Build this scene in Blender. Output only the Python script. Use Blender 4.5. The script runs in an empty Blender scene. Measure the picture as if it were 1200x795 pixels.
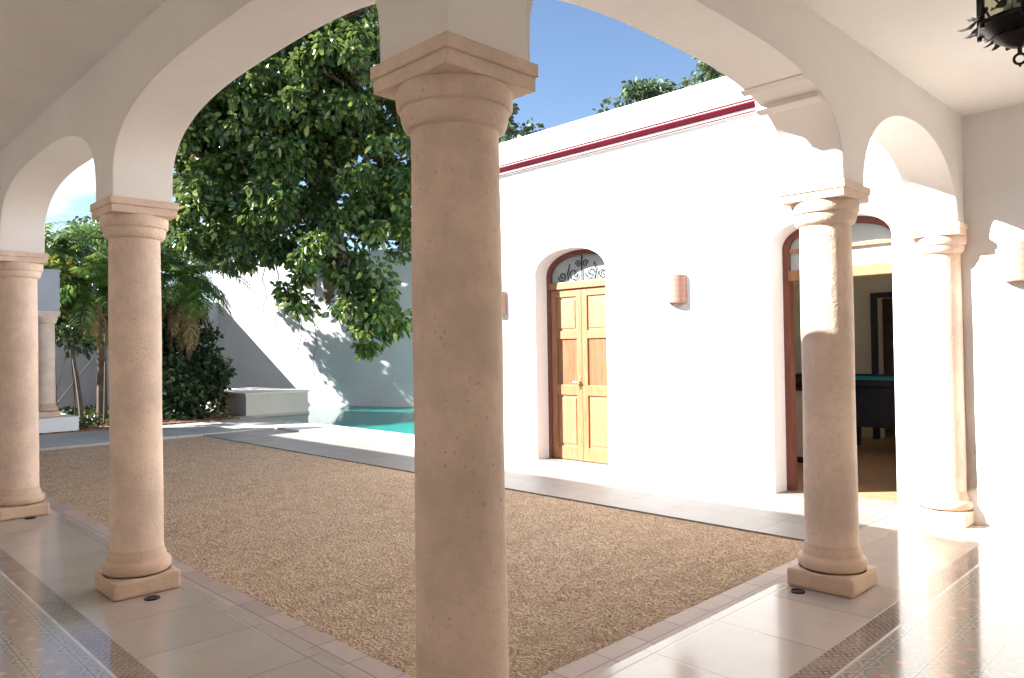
import bpy, bmesh, math, random
import numpy as np
from mathutils import Vector, Matrix
random.seed(7); rng = np.random.default_rng(11)
S = bpy.context.scene; COL = S.collection
R = math.radians; PI = math.pi

# ------------------------------------------------------------------ camera
CAM = Vector((-1.672, -1.958, 1.5))
cd = bpy.data.cameras.new('camera'); cam = bpy.data.objects.new('camera', cd); COL.objects.link(cam)
fw = Vector((0.70225905, 0.71179505, 0.0134179)); rt = Vector((0.71192016, -0.70209627, -0.01518305)); up = Vector((0.00138656, -0.02021491, 0.9997947))
M = Matrix((rt, up, -fw)).transposed().to_4x4(); M.translation = CAM
cam.matrix_world = M
cd.sensor_width = 36; cd.lens = 879.09 / 1200 * 36; cd.clip_start = .05; cd.clip_end = 2000
S.camera = cam
# ------------------------------------------------------------------ world, sun, exposure
SUN = Vector((-1, .95, .845)).normalized()          # towards the sun
el = math.asin(SUN.z)
W = bpy.data.worlds.new('World'); S.world = W; W.use_nodes = True
nt = W.node_tree; nt.nodes.clear()
o_ = nt.nodes.new('ShaderNodeOutputWorld'); bg = nt.nodes.new('ShaderNodeBackground')
sky = nt.nodes.new('ShaderNodeTexSky'); sky.sky_type = 'NISHITA'; sky.sun_disc = False
sky.sun_elevation = el; sky.sun_rotation = math.atan2(SUN.x, SUN.y); sky.air_density = 1.0; sky.dust_density = .15; sky.ozone_density = 1.2; sky.altitude = 1800
tc = nt.nodes.new('ShaderNodeTexCoord'); mp = nt.nodes.new('ShaderNodeMapping'); mp.inputs['Scale'].default_value = (1, 1, 2.6)
mp.inputs['Location'].default_value = (.35, .1, 0)
nz = nt.nodes.new('ShaderNodeTexNoise'); nz.inputs['Scale'].default_value = 3.2; nz.inputs['Detail'].default_value = 9; nz.inputs['Roughness'].default_value = .56
rp = nt.nodes.new('ShaderNodeValToRGB'); rp.color_ramp.elements[0].position = .53; rp.color_ramp.elements[1].position = .64
sep = nt.nodes.new('ShaderNodeSeparateXYZ')
lat = nt.nodes.new('ShaderNodeMapRange'); lat.inputs['From Min'].default_value = -.02; lat.inputs['From Max'].default_value = -.22    # clouds lie in the north-west only
m1 = nt.nodes.new('ShaderNodeMath'); m1.operation = 'SUBTRACT'
m2 = nt.nodes.new('ShaderNodeMath'); m2.operation = 'MULTIPLY'
mx = nt.nodes.new('ShaderNodeMixRGB'); mx.inputs[2].default_value = (7.5, 8.0, 8.8, 1)
L = nt.links
L.new(tc.outputs['Generated'], mp.inputs[0]); L.new(mp.outputs[0], nz.inputs['Vector']); L.new(nz.outputs[0], rp.inputs[0])
L.new(tc.outputs['Generated'], sep.inputs[0])
L.new(sep.outputs[0], m1.inputs[0]); L.new(sep.outputs[1], m1.inputs[1]); L.new(m1.outputs[0], lat.inputs['Value'])
L.new(rp.outputs[0], m2.inputs[0]); L.new(lat.outputs[0], m2.inputs[1])
L.new(m2.outputs[0], mx.inputs[0]); L.new(sky.outputs[0], mx.inputs[1]); L.new(mx.outputs[0], bg.inputs[0]); L.new(bg.outputs[0], o_.inputs[0])
bg.inputs[1].default_value = .05
sl = bpy.data.lights.new('sun', 'SUN'); so = bpy.data.objects.new('sun', sl); COL.objects.link(so)
sl.energy = 5.0; sl.angle = R(.55); sl.color = (1, .97, .93)
so.rotation_euler = SUN.to_track_quat('Z', 'Y').to_euler(); so.location = (-20, 19, 20)
S.view_settings.view_transform = 'Standard'; S.view_settings.look = 'None'; S.view_settings.gamma = 1
S.view_settings.exposure = 2.32
S.cycles.max_bounces = 12; S.cycles.diffuse_bounces = 6; S.cycles.transparent_max_bounces = 16

# ------------------------------------------------------------------ materials
class NT:
    def __init__(s, name):
        s.m = bpy.data.materials.new(name); s.m.use_nodes = True; s.t = s.m.node_tree
        s.b = s.t.nodes['Principled BSDF']; s.out = s.t.nodes['Material Output']
    def n(s, t, **k):
        x = s.t.nodes.new(t)
        for a, v in k.items(): setattr(x, a, v)
        return x
    def l(s, a, b): s.t.links.new(a, b)
    def put(s, v, sock):
        if hasattr(v, 'links') or hasattr(v, 'is_output'): s.l(v, sock)
        else: sock.default_value = v
    def math(s, op, a, b=0, c=0):
        x = s.n('ShaderNodeMath', operation=op); s.put(a, x.inputs[0]); s.put(b, x.inputs[1]); s.put(c, x.inputs[2]); return x.outputs[0]
    def mix(s, f, a, b):
        x = s.n('ShaderNodeMixRGB'); s.put(f, x.inputs[0])
        for v, q in ((a, x.inputs[1]), (b, x.inputs[2])):
            if isinstance(v, tuple): q.default_value = (*v, 1)
            else: s.l(v, q)
        return x.outputs[0]
    def co(s): return s.n('ShaderNodeTexCoord').outputs['Object']
    def pos(s): return s.n('ShaderNodeNewGeometry').outputs['Position']
    def noise(s, scale, detail=4, rough=.55, vec=None, sc=None):
        v = vec or s.pos()
        if sc:
            m_ = s.n('ShaderNodeMapping'); m_.inputs['Scale'].default_value = sc; s.l(v, m_.inputs[0]); v = m_.outputs[0]
        x = s.n('ShaderNodeTexNoise'); x.inputs['Scale'].default_value = scale; x.inputs['Detail'].default_value = detail; x.inputs['Roughness'].default_value = rough
        s.l(v, x.inputs['Vector']); return x.outputs[0]
    def ramp(s, f, lo, hi):
        x = s.n('ShaderNodeMapRange', interpolation_type='SMOOTHSTEP'); s.l(f, x.inputs[0]); x.inputs[1].default_value = lo; x.inputs[2].default_value = hi; return x.outputs[0]
    def bump(s, h, dist, strength=1, bev=0):
        x = s.n('ShaderNodeBump'); x.inputs['Strength'].default_value = strength; x.inputs['Distance'].default_value = dist; s.l(h, x.inputs['Height'])
        if bev:
            b = s.n('ShaderNodeBevel', samples=4); b.inputs['Radius'].default_value = bev; s.l(b.outputs[0], x.inputs['Normal'])
        s.l(x.outputs[0], s.b.inputs['Normal'])
    def set(s, color=None, rough=None, **k):
        if color is not None:
            if isinstance(color, tuple): s.b.inputs['Base Color'].default_value = (*color, 1)
            else: s.l(color, s.b.inputs['Base Color'])
        if rough is not None: s.put(rough, s.b.inputs['Roughness'])
        for a, v in k.items(): s.put(v, s.b.inputs[a.replace('_', ' ')])
        return s.m

def plaster(name, c, v=.06, stain=.5, bev=.012):
    t = NT(name); a = t.noise(1.3, 5, .6); b = t.noise(14, 4)
    col = t.mix(t.ramp(a, .35, .7), c, tuple(x * (1 - v) for x in c))
    col = t.mix(t.math('MULTIPLY', t.ramp(b, .5, .8), .12), col, tuple(x * .8 for x in c))
    if stain:
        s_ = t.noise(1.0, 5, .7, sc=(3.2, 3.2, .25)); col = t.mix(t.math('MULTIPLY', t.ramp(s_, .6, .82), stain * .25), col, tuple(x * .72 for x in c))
    t.bump(t.math('ADD', t.noise(3.2, 3), t.math('MULTIPLY', t.noise(60, 3), .12)), .012, .5, bev)
    return t.set(col, .78, Specular_IOR_Level=.25)

def stone(name, c, rough=.75, scale=1.0, pit=1.0, bev=.008, v=.2):
    t = NT(name)
    a = t.noise(2.2 * scale, 6, .65); b = t.noise(22 * scale, 5, .7); c2 = t.noise(70 * scale, 2)
    col = t.mix(t.ramp(a, .3, .72), tuple(x * (1 + v * .5) for x in c), tuple(x * (1 - v) for x in c))
    col = t.mix(t.math('MULTIPLY', t.ramp(b, .52, .75), .45), col, (c[0] * .72, c[1] * .66, c[2] * .6))
    col = t.mix(t.math('MULTIPLY', t.ramp(c2, .6, .8), .3), col, tuple(min(1, x * 1.25) for x in c))
    vo = t.n('ShaderNodeTexVoronoi'); vo.inputs['Scale'].default_value = 34; t.l(t.pos(), vo.inputs['Vector'])
    pore = t.math('MULTIPLY', t.math('SUBTRACT', 1, t.ramp(vo.outputs['Distance'], .12, .24)), t.ramp(t.noise(5, 3), .5, .62))
    col = t.mix(t.math('MULTIPLY', pore, .28), col, (c[0] * .5, c[1] * .42, c[2] * .36))
    t.bump(t.math('SUBTRACT', t.math('ADD', b, t.math('MULTIPLY', c2, .4)), t.math('MULTIPLY', pore, .6 if name == 'column_stone' else 0)), .006 * pit, .6, bev)
    return t.set(col, rough, Specular_IOR_Level=.3)

def paving(name, c, sx, sy, rough, grout=.006, v=.12, ox=0, oy=0, gcol=None, spec=.5, coat=0):
    """cut stone slabs sx x sy metres with thin joints, each slab its own tone"""
    t = NT(name); sp = t.n('ShaderNodeSeparateXYZ'); t.l(t.pos(), sp.inputs[0])
    u = t.math('DIVIDE', t.math('ADD', sp.outputs[0], ox), sx); w = t.math('DIVIDE', t.math('ADD', sp.outputs[1], oy), sy)
    fu, fv = t.math('FRACT', u), t.math('FRACT', w)
    du = t.math('MULTIPLY', t.math('MINIMUM', fu, t.math('SUBTRACT', 1, fu)), sx); dv = t.math('MULTIPLY', t.math('MINIMUM', fv, t.math('SUBTRACT', 1, fv)), sy)
    g = t.ramp(t.math('MINIMUM', du, dv), grout * .5, grout * 1.3)
    cb = t.n('ShaderNodeCombineXYZ'); t.l(t.math('FLOOR', u), cb.inputs[0]); t.l(t.math('FLOOR', w), cb.inputs[1])
    wn = t.n('ShaderNodeTexWhiteNoise'); t.l(cb.outputs[0], wn.inputs['Vector'])
    a = t.noise(2.5, 6, .65); b = t.noise(40, 3)
    col = t.mix(wn.outputs[0], tuple(x * (1 + v) for x in c), tuple(x * (1 - v) for x in c))
    col = t.mix(t.math('MULTIPLY', t.ramp(a, .4, .75), .35), col, (c[0] * .8, c[1] * .75, c[2] * .7))
    col = t.mix(t.math('MULTIPLY', t.ramp(b, .5, .8), .2), col, tuple(x * .7 for x in c))
    col = t.mix(g, gcol or tuple(x * .62 for x in c), col)
    t.bump(t.math('ADD', t.math('MULTIPLY', g, .5), t.math('MULTIPLY', a, .25)), .004, .5)
    rr = t.math('ADD', t.math('MULTIPLY', a, .12), rough - .05)
    return t.set(col, rr, Specular_IOR_Level=spec, Coat_Weight=coat, Coat_Roughness=.08)

def tilemat(name, s_, cs, border=False):
    """patterned cement tiles: ring, diamond, petals and corner quarter circles per tile"""
    t = NT(name); sp = t.n('ShaderNodeSeparateXYZ'); t.l(t.pos(), sp.inputs[0])
    u = t.math('DIVIDE', sp.outputs[0], s_); w = t.math('DIVIDE', sp.outputs[1], s_)
    fx = t.math('SUBTRACT', t.math('FRACT', u), .5); fy = t.math('SUBTRACT', t.math('FRACT', w), .5)
    ax, ay = t.math('ABSOLUTE', fx), t.math('ABSOLUTE', fy)
    r = t.math('SQRT', t.math('ADD', t.math('MULTIPLY', fx, fx), t.math('MULTIPLY', fy, fy)))
    ang = t.math('ARCTAN2', fy, fx)
    petal = t.math('ADD', .27, t.math('MULTIPLY', t.math('COSINE', t.math('MULTIPLY', ang, 8 if not border else 4)), .07))
    cx_, cy_ = t.math('SUBTRACT', .5, ax), t.math('SUBTRACT', .5, ay)
    rc = t.math('SQRT', t.math('ADD', t.math('MULTIPLY', cx_, cx_), t.math('MULTIPLY', cy_, cy_)))
    col = t.mix(t.math('LESS_THAN', t.math('ADD', ax, ay), .52), cs[0], cs[1])
    col = t.mix(t.math('LESS_THAN', r, petal), col, cs[2])
    col = t.mix(t.math('LESS_THAN', t.math('ABSOLUTE', t.math('SUBTRACT', r, .41)), .03), col, cs[3])
    col = t.mix(t.math('LESS_THAN', r, .11), col, cs[4])
    col = t.mix(t.math('LESS_THAN', rc, .2), col, cs[3]); col = t.mix(t.math('LESS_THAN', rc, .12), col, cs[4])
    edge = t.math('LESS_THAN', t.math('MINIMUM', cx_, cy_), .012)
    col = t.mix(edge, col, (.16, .14, .12))
    a = t.noise(3, 6, .7); col = t.mix(t.math('MULTIPLY', t.ramp(a, .35, .75), .6), col, (.42, .35, .29))
    sp2 = t.noise(26, 4, .7); col = t.mix(t.math('MULTIPLY', t.ramp(sp2, .5, .7), .4), col, (.33, .27, .24))
    t.bump(t.math('ADD', t.math('MULTIPLY', edge, -.4), t.math('MULTIPLY', a, .3)), .002, .4)
    return t.set(col, t.math('ADD', .05, t.math('MULTIPLY', t.noise(9, 4), .10)), Specular_IOR_Level=.3)

def gravelmat():
    t = NT('gravel'); v = t.n('ShaderNodeTexVoronoi'); v.inputs['Scale'].default_value = 55; t.l(t.pos(), v.inputs['Vector'])
    v2 = t.n('ShaderNodeTexVoronoi'); v2.inputs['Scale'].default_value = 24; t.l(t.pos(), v2.inputs['Vector'])
    big = t.noise(.8, 6, .65); mid = t.noise(6, 5, .7); rows = t.noise(3.5, 5, .6, sc=(.35, 1.6, 1))
    sc_ = t.n('ShaderNodeSeparateXYZ'); t.l(v.outputs['Color'], sc_.inputs[0])
    col = t.mix(sc_.outputs[0], (.42, .285, .175), (.60, .44, .30))
    col = t.mix(t.math('MULTIPLY', t.ramp(mid, .42, .7), .6), col, (.30, .195, .115))
    col = t.mix(t.math('MULTIPLY', t.ramp(big, .4, .68), .5), col, (.56, .41, .29))
    col = t.mix(t.math('MULTIPLY', t.ramp(rows, .5, .72), .3), col, (.28, .185, .11))
    t.bump(t.math('ADD', t.math('ADD', v.outputs['Distance'], t.math('MULTIPLY', v2.outputs['Distance'], .7)), t.math('MULTIPLY', mid, 2.2)), .014, .7)
    return t.set(col, .95, Specular_IOR_Level=.15)

def wood(name, c, rough=.45, ax=(14, 14, 1.2)):
    t = NT(name); a = t.noise(3, 6, .6, sc=ax); b = t.noise(12, 4, .6, sc=ax)
    col = t.mix(t.ramp(a, .35, .7), tuple(min(1, x * 1.1) for x in c), (c[0] * .82, c[1] * .76, c[2] * .70))
    col = t.mix(t.math('MULTIPLY', t.ramp(b, .5, .7), .2), col, (c[0] * .65, c[1] * .55, c[2] * .45))
    t.bump(b, .002, .4, .004); return t.set(col, rough)

def plain(name, c, rough=.5, v=.12, sc=8, **k):
    t = NT(name); col = t.mix(t.ramp(t.noise(sc, 4), .3, .7), tuple(min(1, x * (1 + v)) for x in c), tuple(x * (1 - v) for x in c)); return t.set(col, rough, **k)

def leafmat(name, c1, c2, c3, rough=.4, tr=.25, spec=.5):
    t = NT(name); g = t.n('ShaderNodeNewGeometry'); rnd = g.outputs['Random Per Island']
    cr = t.n('ShaderNodeValToRGB'); e = cr.color_ramp.elements; e[0].color = (*c1, 1); e[1].color = (*c2, 1); e[1].position = .7
    x = cr.color_ramp.elements.new(.95); x.color = (*c3, 1); t.l(rnd, cr.inputs[0])
    col = t.mix(t.math('MULTIPLY', t.ramp(t.noise(1.1, 3), .4, .7), .4), cr.outputs[0], c1)
    t.set(col, rough, Specular_IOR_Level=spec)
    tl = t.n('ShaderNodeBsdfTranslucent'); t.l(t.mix(.5, col, c3), tl.inputs[0])
    ms = t.n('ShaderNodeMixShader'); ms.inputs[0].default_value = tr; t.l(t.b.outputs[0], ms.inputs[1]); t.l(tl.outputs[0], ms.inputs[2]); t.l(ms.outputs[0], t.out.inputs[0])
    return t.m

def watermat():
    t = NT('pool_water'); n_ = t.noise(5, 2); bm_ = t.n('ShaderNodeBump'); bm_.inputs['Distance'].default_value = .004; bm_.inputs['Strength'].default_value = .5; t.l(n_, bm_.inputs['Height'])
    gl = t.n('ShaderNodeBsdfGlossy'); gl.inputs['Roughness'].default_value = .015; t.l(bm_.outputs[0], gl.inputs['Normal'])
    tr = t.n('ShaderNodeBsdfTransparent'); tr.inputs[0].default_value = (.45, .88, .86, 1)
    fr = t.n('ShaderNodeFresnel'); fr.inputs[0].default_value = 1.33; t.l(bm_.outputs[0], fr.inputs['Normal'])
    df = t.n('ShaderNodeBsdfDiffuse'); df.inputs[0].default_value = (.02, .42, .37, 1); bd_ = t.n('ShaderNodeMixShader'); bd_.inputs[0].default_value = .6; t.l(tr.outputs[0], bd_.inputs[1]); t.l(df.outputs[0], bd_.inputs[2])   # light scattered back by the teal water body
    ms = t.n('ShaderNodeMixShader'); t.l(fr.outputs[0], ms.inputs[0]); t.l(bd_.outputs[0], ms.inputs[1]); t.l(gl.outputs[0], ms.inputs[2]); t.l(ms.outputs[0], t.out.inputs[0]); return t.m

def glassmat(name, tint=(.9, .95, .95), mixv=.12):
    t = NT(name); gl = t.n('ShaderNodeBsdfGlossy'); gl.inputs['Roughness'].default_value = .02
    tr = t.n('ShaderNodeBsdfTransparent'); tr.inputs[0].default_value = (*tint, 1)
    fr = t.n('ShaderNodeFresnel'); fr.inputs[0].default_value = 1.5
    f = t.math('ADD', fr.outputs[0], mixv)
    ms = t.n('ShaderNodeMixShader'); t.l(f, ms.inputs[0]); t.l(tr.outputs[0], ms.inputs[1]); t.l(gl.outputs[0], ms.inputs[2]); t.l(ms.outputs[0], t.out.inputs[0]); return t.m

def frosted(name, c):
    t = NT(name); t.set(c, .35, Specular_IOR_Level=.5)
    tr = t.n('ShaderNodeBsdfTransparent'); ms = t.n('ShaderNodeMixShader'); ms.inputs[0].default_value = .4
    t.l(t.b.outputs[0], ms.inputs[1]); t.l(tr.outputs[0], ms.inputs[2]); t.l(ms.outputs[0], t.out.inputs[0]); return t.m

MT = dict(
    arc=plaster('arcade_plaster', (.85, .81, .77), .05, .35),
    ceil=plaster('ceiling_plaster', (.86, .83, .78), .05, 0),
    white=plaster('white_wall_paint', (.82, .82, .81), .03, .25),
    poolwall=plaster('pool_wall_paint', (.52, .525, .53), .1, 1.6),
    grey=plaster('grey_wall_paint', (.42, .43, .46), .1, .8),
    gal=plaster('gallery_wall_paint', (.86, .83, .79), .04, .1),
    red=plain('maroon_paint', (.05, .003, .007), .9, Specular_IOR_Level=0.05), pink=plain('pink_paint', (.14, .025, .035), .9, Specular_IOR_Level=0.05),
    col=stone('column_stone', (.79, .615, .49), .8, 1, 1.6, .008, .2),
    base=stone('plinth_stone', (.66, .475, .345), .75, 1, 1, .01, .2),
    strip=paving('stone_strip', (.48, .40, .34), .6, .6, .11, .004, .06, ox=.4, oy=.4, spec=.25),
    kerb=paving('kerb_stone', (.42, .31, .255), .3, .3, .6, .006, .12),
    walk=paving('walkway_stone', (.25, .225, .205), .5, .5, .5, .005, .07, ox=.05),
    fpath=paving('path_stone', (.42, .40, .38), .5, .5, .6, .006, .08),
    coping=paving('coping_stone', (.72, .67, .60), .5, .5, .55, .005, .06, ox=.2),
    box=plaster('box_plaster', (.66, .60, .53), .1, .6),
    gravel=gravelmat(),
    tile=tilemat('patterned_tile', .2, ((.47, .38, .31), (.34, .34, .27), (.45, .28, .23), (.25, .26, .23), (.52, .44, .37))),
    border=tilemat('border_tile', .09, ((.24, .17, .12), (.36, .25, .18), (.13, .12, .12), (.30, .2, .15), (.42, .34, .28)), True),
    line=plain('pale_tile_line', (.6, .55, .48), .25),
    wood=wood('honey_wood', (.31, .15, .065)), woodl=wood('pale_wood', (.34, .175, .085)), dkwood=wood('maroon_wood', (.16, .045, .03)),
    woodp=wood('panel_wood', (.24, .115, .06), .3),
    iron=plain('wrought_iron', (.018, .014, .016), .42, .3, 30, Metallic=.6),
    brass=plain('aged_brass', (.35, .26, .14), .35, .2, 30, Metallic=.9),
    terra=None, glass=glassmat('clear_glass', mixv=.03), tglass=frosted('milky_glass', (.60, .70, .72)), lglass=glassmat('lantern_glass', (.8, .82, .7), .1),
    water=watermat(), basin=plain('pool_teal', (.02, .52, .46), .5, .1, 3), soil=None,
    bark=stone('bark', (.12, .09, .065), .9, 2, 3, 0, .4), stem=plain('stem_brown', (.10, .075, .05), .8),
    leaf=leafmat('broad_leaf', (.02, .052, .016), (.06, .135, .032), (.28, .34, .08), .3, .26, .6),
    leaf2=leafmat('far_leaf', (.025, .055, .03), (.07, .12, .045), (.22, .26, .12), .45, .2),
    frond=leafmat('palm_frond', (.035, .10, .022), (.10, .21, .045), (.30, .36, .09), .28, .28),
    dead=leafmat('dead_frond', (.16, .11, .05), (.28, .2, .09), (.40, .32, .15), .7, .15, .2),
    dark=leafmat('shrub_leaf', (.012, .03, .012), (.03, .07, .022), (.09, .13, .04), .4, .15),
    bright=leafmat('glossy_shrub_leaf', (.03, .09, .02), (.09, .20, .05), (.35, .40, .12), .25, .3, .8),
    yellow=leafmat('yellow_leaf', (.35, .30, .03), (.5, .42, .05), (.5, .5, .1), .4, .3),
    orange=plain('orange_bract', (.75, .28, .03), .5),
    kitch=plain('cabinet_beige', (.60, .53, .43), .5, .05, 3), ctop=plain('dark_granite', (.035, .03, .03), .15, .5, 60),
    felt=plain('teal_cloth', (.01, .42, .50), .85), navy=plain('navy_panel', (.025, .03, .05), .45),
    rwall=plaster('room_paint', (.74, .71, .60), .04, 0), rfloor=stone('room_floor', (.50, .31, .17), .3, 1, .3, 0), hall=plain('hall_brown', (.22, .17, .13), .8),
)
def pebble():
    t = NT('pebble'); cr = t.n('ShaderNodeValToRGB'); e = cr.color_ramp.elements; e[0].color = (.34, .22, .13, 1); e[1].color = (.68, .51, .35, 1)
    x = e.new(.5); x.color = (.53, .37, .24, 1); t.l(t.n('ShaderNodeNewGeometry').outputs['Random Per Island'], cr.inputs[0]); return t.set(cr.outputs[0], .9, Specular_IOR_Level=.2)
MT['pebble'] = pebble()
def terra():
    t = NT('ribbed_terracotta'); sp = t.n('ShaderNodeSeparateXYZ'); t.l(t.pos(), sp.inputs[0])
    w = t.math('SINE', t.math('MULTIPLY', sp.outputs[2], 110))
    col = t.mix(t.math('ADD', .5, t.math('MULTIPLY', w, .12)), (.30, .155, .115), (.40, .235, .185)); t.bump(w, .001, .5); return t.set(col, .8)
MT['terra'] = terra()
def soil():
    t = NT('leaf_litter'); v = t.n('ShaderNodeTexVoronoi'); v.inputs['Scale'].default_value = 16; t.l(t.pos(), v.inputs['Vector'])
    s_ = t.n('ShaderNodeSeparateXYZ'); t.l(v.outputs['Color'], s_.inputs[0])
    col = t.mix(s_.outputs[0], (.10, .055, .03), (.34, .19, .10)); t.bump(v.outputs['Distance'], .05, 1); return t.set(col, .9)
MT['soil'] = soil()

# ------------------------------------------------------------------ object helpers
def link(name, me, mat, parent=None, label=None, cat=None, group=None, kind=None, smooth=False):
    me.name = name; o = bpy.data.objects.new(name, me); COL.objects.link(o)
    if mat and not me.materials: me.materials.append(MT[mat] if isinstance(mat, str) else mat)
    if parent: o.parent = parent; o.matrix_parent_inverse = parent.matrix_world.inverted() if False else Matrix()
    if smooth:
        for p in me.polygons: p.use_smooth = True
    tag(o, label, cat, group, kind); return o
def tag(o, label=None, cat=None, group=None, kind=None):
    for k, v in (('label', label), ('category', cat), ('group', group), ('kind', kind)):
        if v: o[k] = v
    return o
def empty(name, loc=(0, 0, 0), rz=0, **k):
    o = bpy.data.objects.new(name, None); COL.objects.link(o); o.location = loc; o.rotation_euler.z = rz; o.empty_display_size = .2
    return tag(o, **k)
class MB:
    """collects shapes into one mesh"""
    def __init__(s): s.v = []; s.f = []; s.sm = []
    def add(s, vs, fs, sm=False):
        b = len(s.v); s.v += [tuple(v) for v in vs]; s.f += [tuple(b + i for i in f) for f in fs]; s.sm += [sm] * len(fs); return s
    def box(s, x0, x1, y0, y1, z0, z1, ch=0):
        if ch:
            bm = bmesh.new(); bmesh.ops.create_cube(bm, size=1)
            for v in bm.verts: v.co = Vector(((x0 + x1) / 2 + v.co.x * (x1 - x0), (y0 + y1) / 2 + v.co.y * (y1 - y0), (z0 + z1) / 2 + v.co.z * (z1 - z0)))
            bmesh.ops.bevel(bm, geom=bm.edges[:], offset=ch, segments=2, affect='EDGES', profile=.6)
            bm.verts.index_update(); s.add([v.co[:] for v in bm.verts], [[v.index for v in f.verts] for f in bm.faces]); bm.free(); return s
        return s.add([(x0, y0, z0), (x1, y0, z0), (x1, y1, z0), (x0, y1, z0), (x0, y0, z1), (x1, y0, z1), (x1, y1, z1), (x0, y1, z1)],
                     [(0, 3, 2, 1), (4, 5, 6, 7), (0, 1, 5, 4), (1, 2, 6, 5), (2, 3, 7, 6), (3, 0, 4, 7)])
    def lathe(s, prof, n=40, cx=0, cy=0, a0=0, a1=2 * PI, cap=True):
        vs = []; full = abs(a1 - a0 - 2 * PI) < 1e-4; m = n if full else n + 1
        for r, z in prof:
            for i in range(m):
                a = a0 + (a1 - a0) * i / n; vs.append((cx + r * math.cos(a), cy + r * math.sin(a), z))
        fs = []
        for j in range(len(prof) - 1):
            for i in range(n):
                k = (i + 1) % m; fs.append((j * m + i, j * m + k, (j + 1) * m + k, (j + 1) * m + i))
        s.add(vs, fs, True)
        if cap:
            for j, rev in ((0, True), (len(prof) - 1, False)):
                r, z = prof[j]
                if r > 1e-4:
                    ring = [(cx + r * math.cos(a0 + (a1 - a0) * i / n), cy + r * math.sin(a0 + (a1 - a0) * i / n), z) for i in range(m)]
                    s.add(ring[::-1] if rev else ring, [tuple(range(m))])
        return s
    def tube(s, pts, rad, n=8):
        pts = [Vector(p) for p in pts]; rad = rad if isinstance(rad, (list, tuple)) else [rad] * len(pts); vs = []; fs = []
        u = None
        for i, p in enumerate(pts):
            d = (pts[min(i + 1, len(pts) - 1)] - pts[max(i - 1, 0)]).normalized()
            if u is None: u = d.orthogonal().normalized()
            u = (u - d * u.dot(d)).normalized(); w = d.cross(u)
            for k in range(n):
                a = 2 * PI * k / n; vs.append(p + (u * math.cos(a) + w * math.sin(a)) * rad[i])
        for i in range(len(pts) - 1):
            for k in range(n): fs.append((i * n + k, i * n + (k + 1) % n, (i + 1) * n + (k + 1) % n, (i + 1) * n + k))
        fs.append(tuple(range(n))[::-1]); fs.append(tuple((len(pts) - 1) * n + k for k in range(n)))
        return s.add(vs, fs, True)
    def poly(s, pts, z0, z1):
        n = len(pts); return s.add([(x, y, z0) for x, y in pts] + [(x, y, z1) for x, y in pts],
            [tuple(range(n))[::-1], tuple(range(n, 2 * n))] + [(i, (i + 1) % n, n + (i + 1) % n, n + i) for i in range(n)])
    def build(s, name, mat, parent=None, **k):
        me = bpy.data.meshes.new(name); me.from_pydata([tuple(v) for v in s.v], [], s.f); me.update()
        me.polygons.foreach_set('use_smooth', s.sm)
        if any(s.sm): me.set_sharp_from_angle(angle=R(38))
        return link(name, me, mat, parent, **k)

def arch_pts(a, b, z0, stilt, rise, e, n=44):
    """points of an arch opening from (a, z0) up and over to (b, z0): superellipse of exponent e on short stilts"""
    c, h = (a + b) / 2, (b - a) / 2; out = [(a, z0)]
    for i in range(n + 1):
        th = PI - PI * i / n; cs, sn = math.cos(th), math.sin(th)
        out.append((c + h * math.copysign(abs(cs) ** (2 / e), cs), z0 + stilt + rise * abs(sn) ** (2 / e)))
    return out + [(b, z0)]

def arched_wall(axis, c0, c1, u0, u1, zb, zt, openings, name, mat, parent=None, sills=True, **k):
    """wall between planes c0 and c1, running u0..u1, bottom zb, top zt, with arch openings [(pts, zfloor)] (pts from arch_pts)"""
    mb = MB()
    def P(u, c, z): return (c, u, z) if axis == 'x' else (u, c, z)
    def quad(p, q):    # both faces between (u,z) polygon
        n = len(p)
        for c in (c0, c1): mb.add([P(u, c, z) for u, z in p], [tuple(range(n))])
    prev = u0
    for pts in openings:
        a, b = pts[0][0], pts[-1][0]; zo = pts[0][1]
        # solid pier before the opening
        quad([(prev, zb), (a, zb), (a, zo), (a, zt), (prev, zt)] if zo > zb else [(prev, zb), (a, zb), (a, zt), (prev, zt)], 0)
        for i in range(len(pts) - 1):
            (ua, za), (ub, zc) = pts[i], pts[i + 1]
            if abs(ub - ua) > 1e-6: quad([(ua, za), (ub, zc), (ub, zt), (ua, zt)], 0)
            mb.add([P(ua, c0, za), P(ub, c0, zc), P(ub, c1, zc), P(ua, c1, za)], [(0, 1, 2, 3)], True)
        prev = b
    quad([(prev, zb), (u1, zb), (u1, zt), (prev, zt)], 0)
    # bottoms of piers, top and ends
    edges = [u0] + [p for pts in openings for p in (pts[0][0], pts[-1][0])] + [u1]
    for i in range(0, len(edges), 2): mb.add([P(edges[i], c0, zb), P(edges[i + 1], c0, zb), P(edges[i + 1], c1, zb), P(edges[i], c1, zb)], [(0, 1, 2, 3)])
    mb.add([P(u0, c0, zt), P(u1, c0, zt), P(u1, c1, zt), P(u0, c1, zt)], [(0, 1, 2, 3)])
    for u in (u0, u1): mb.add([P(u, c0, zb), P(u, c1, zb), P(u, c1, zt), P(u, c0, zt)], [(0, 1, 2, 3)])
    o = mb.build(name, mat, parent, **k)
    bm = bmesh.new(); bm.from_mesh(o.data); bmesh.ops.remove_doubles(bm, verts=bm.verts, dist=1e-4); bmesh.ops.recalc_face_normals(bm, faces=bm.faces); bm.to_mesh(o.data); bm.free()
    for p in o.data.polygons: p.use_smooth = True
    o.data.set_sharp_from_angle(angle=R(30)); return o

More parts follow.
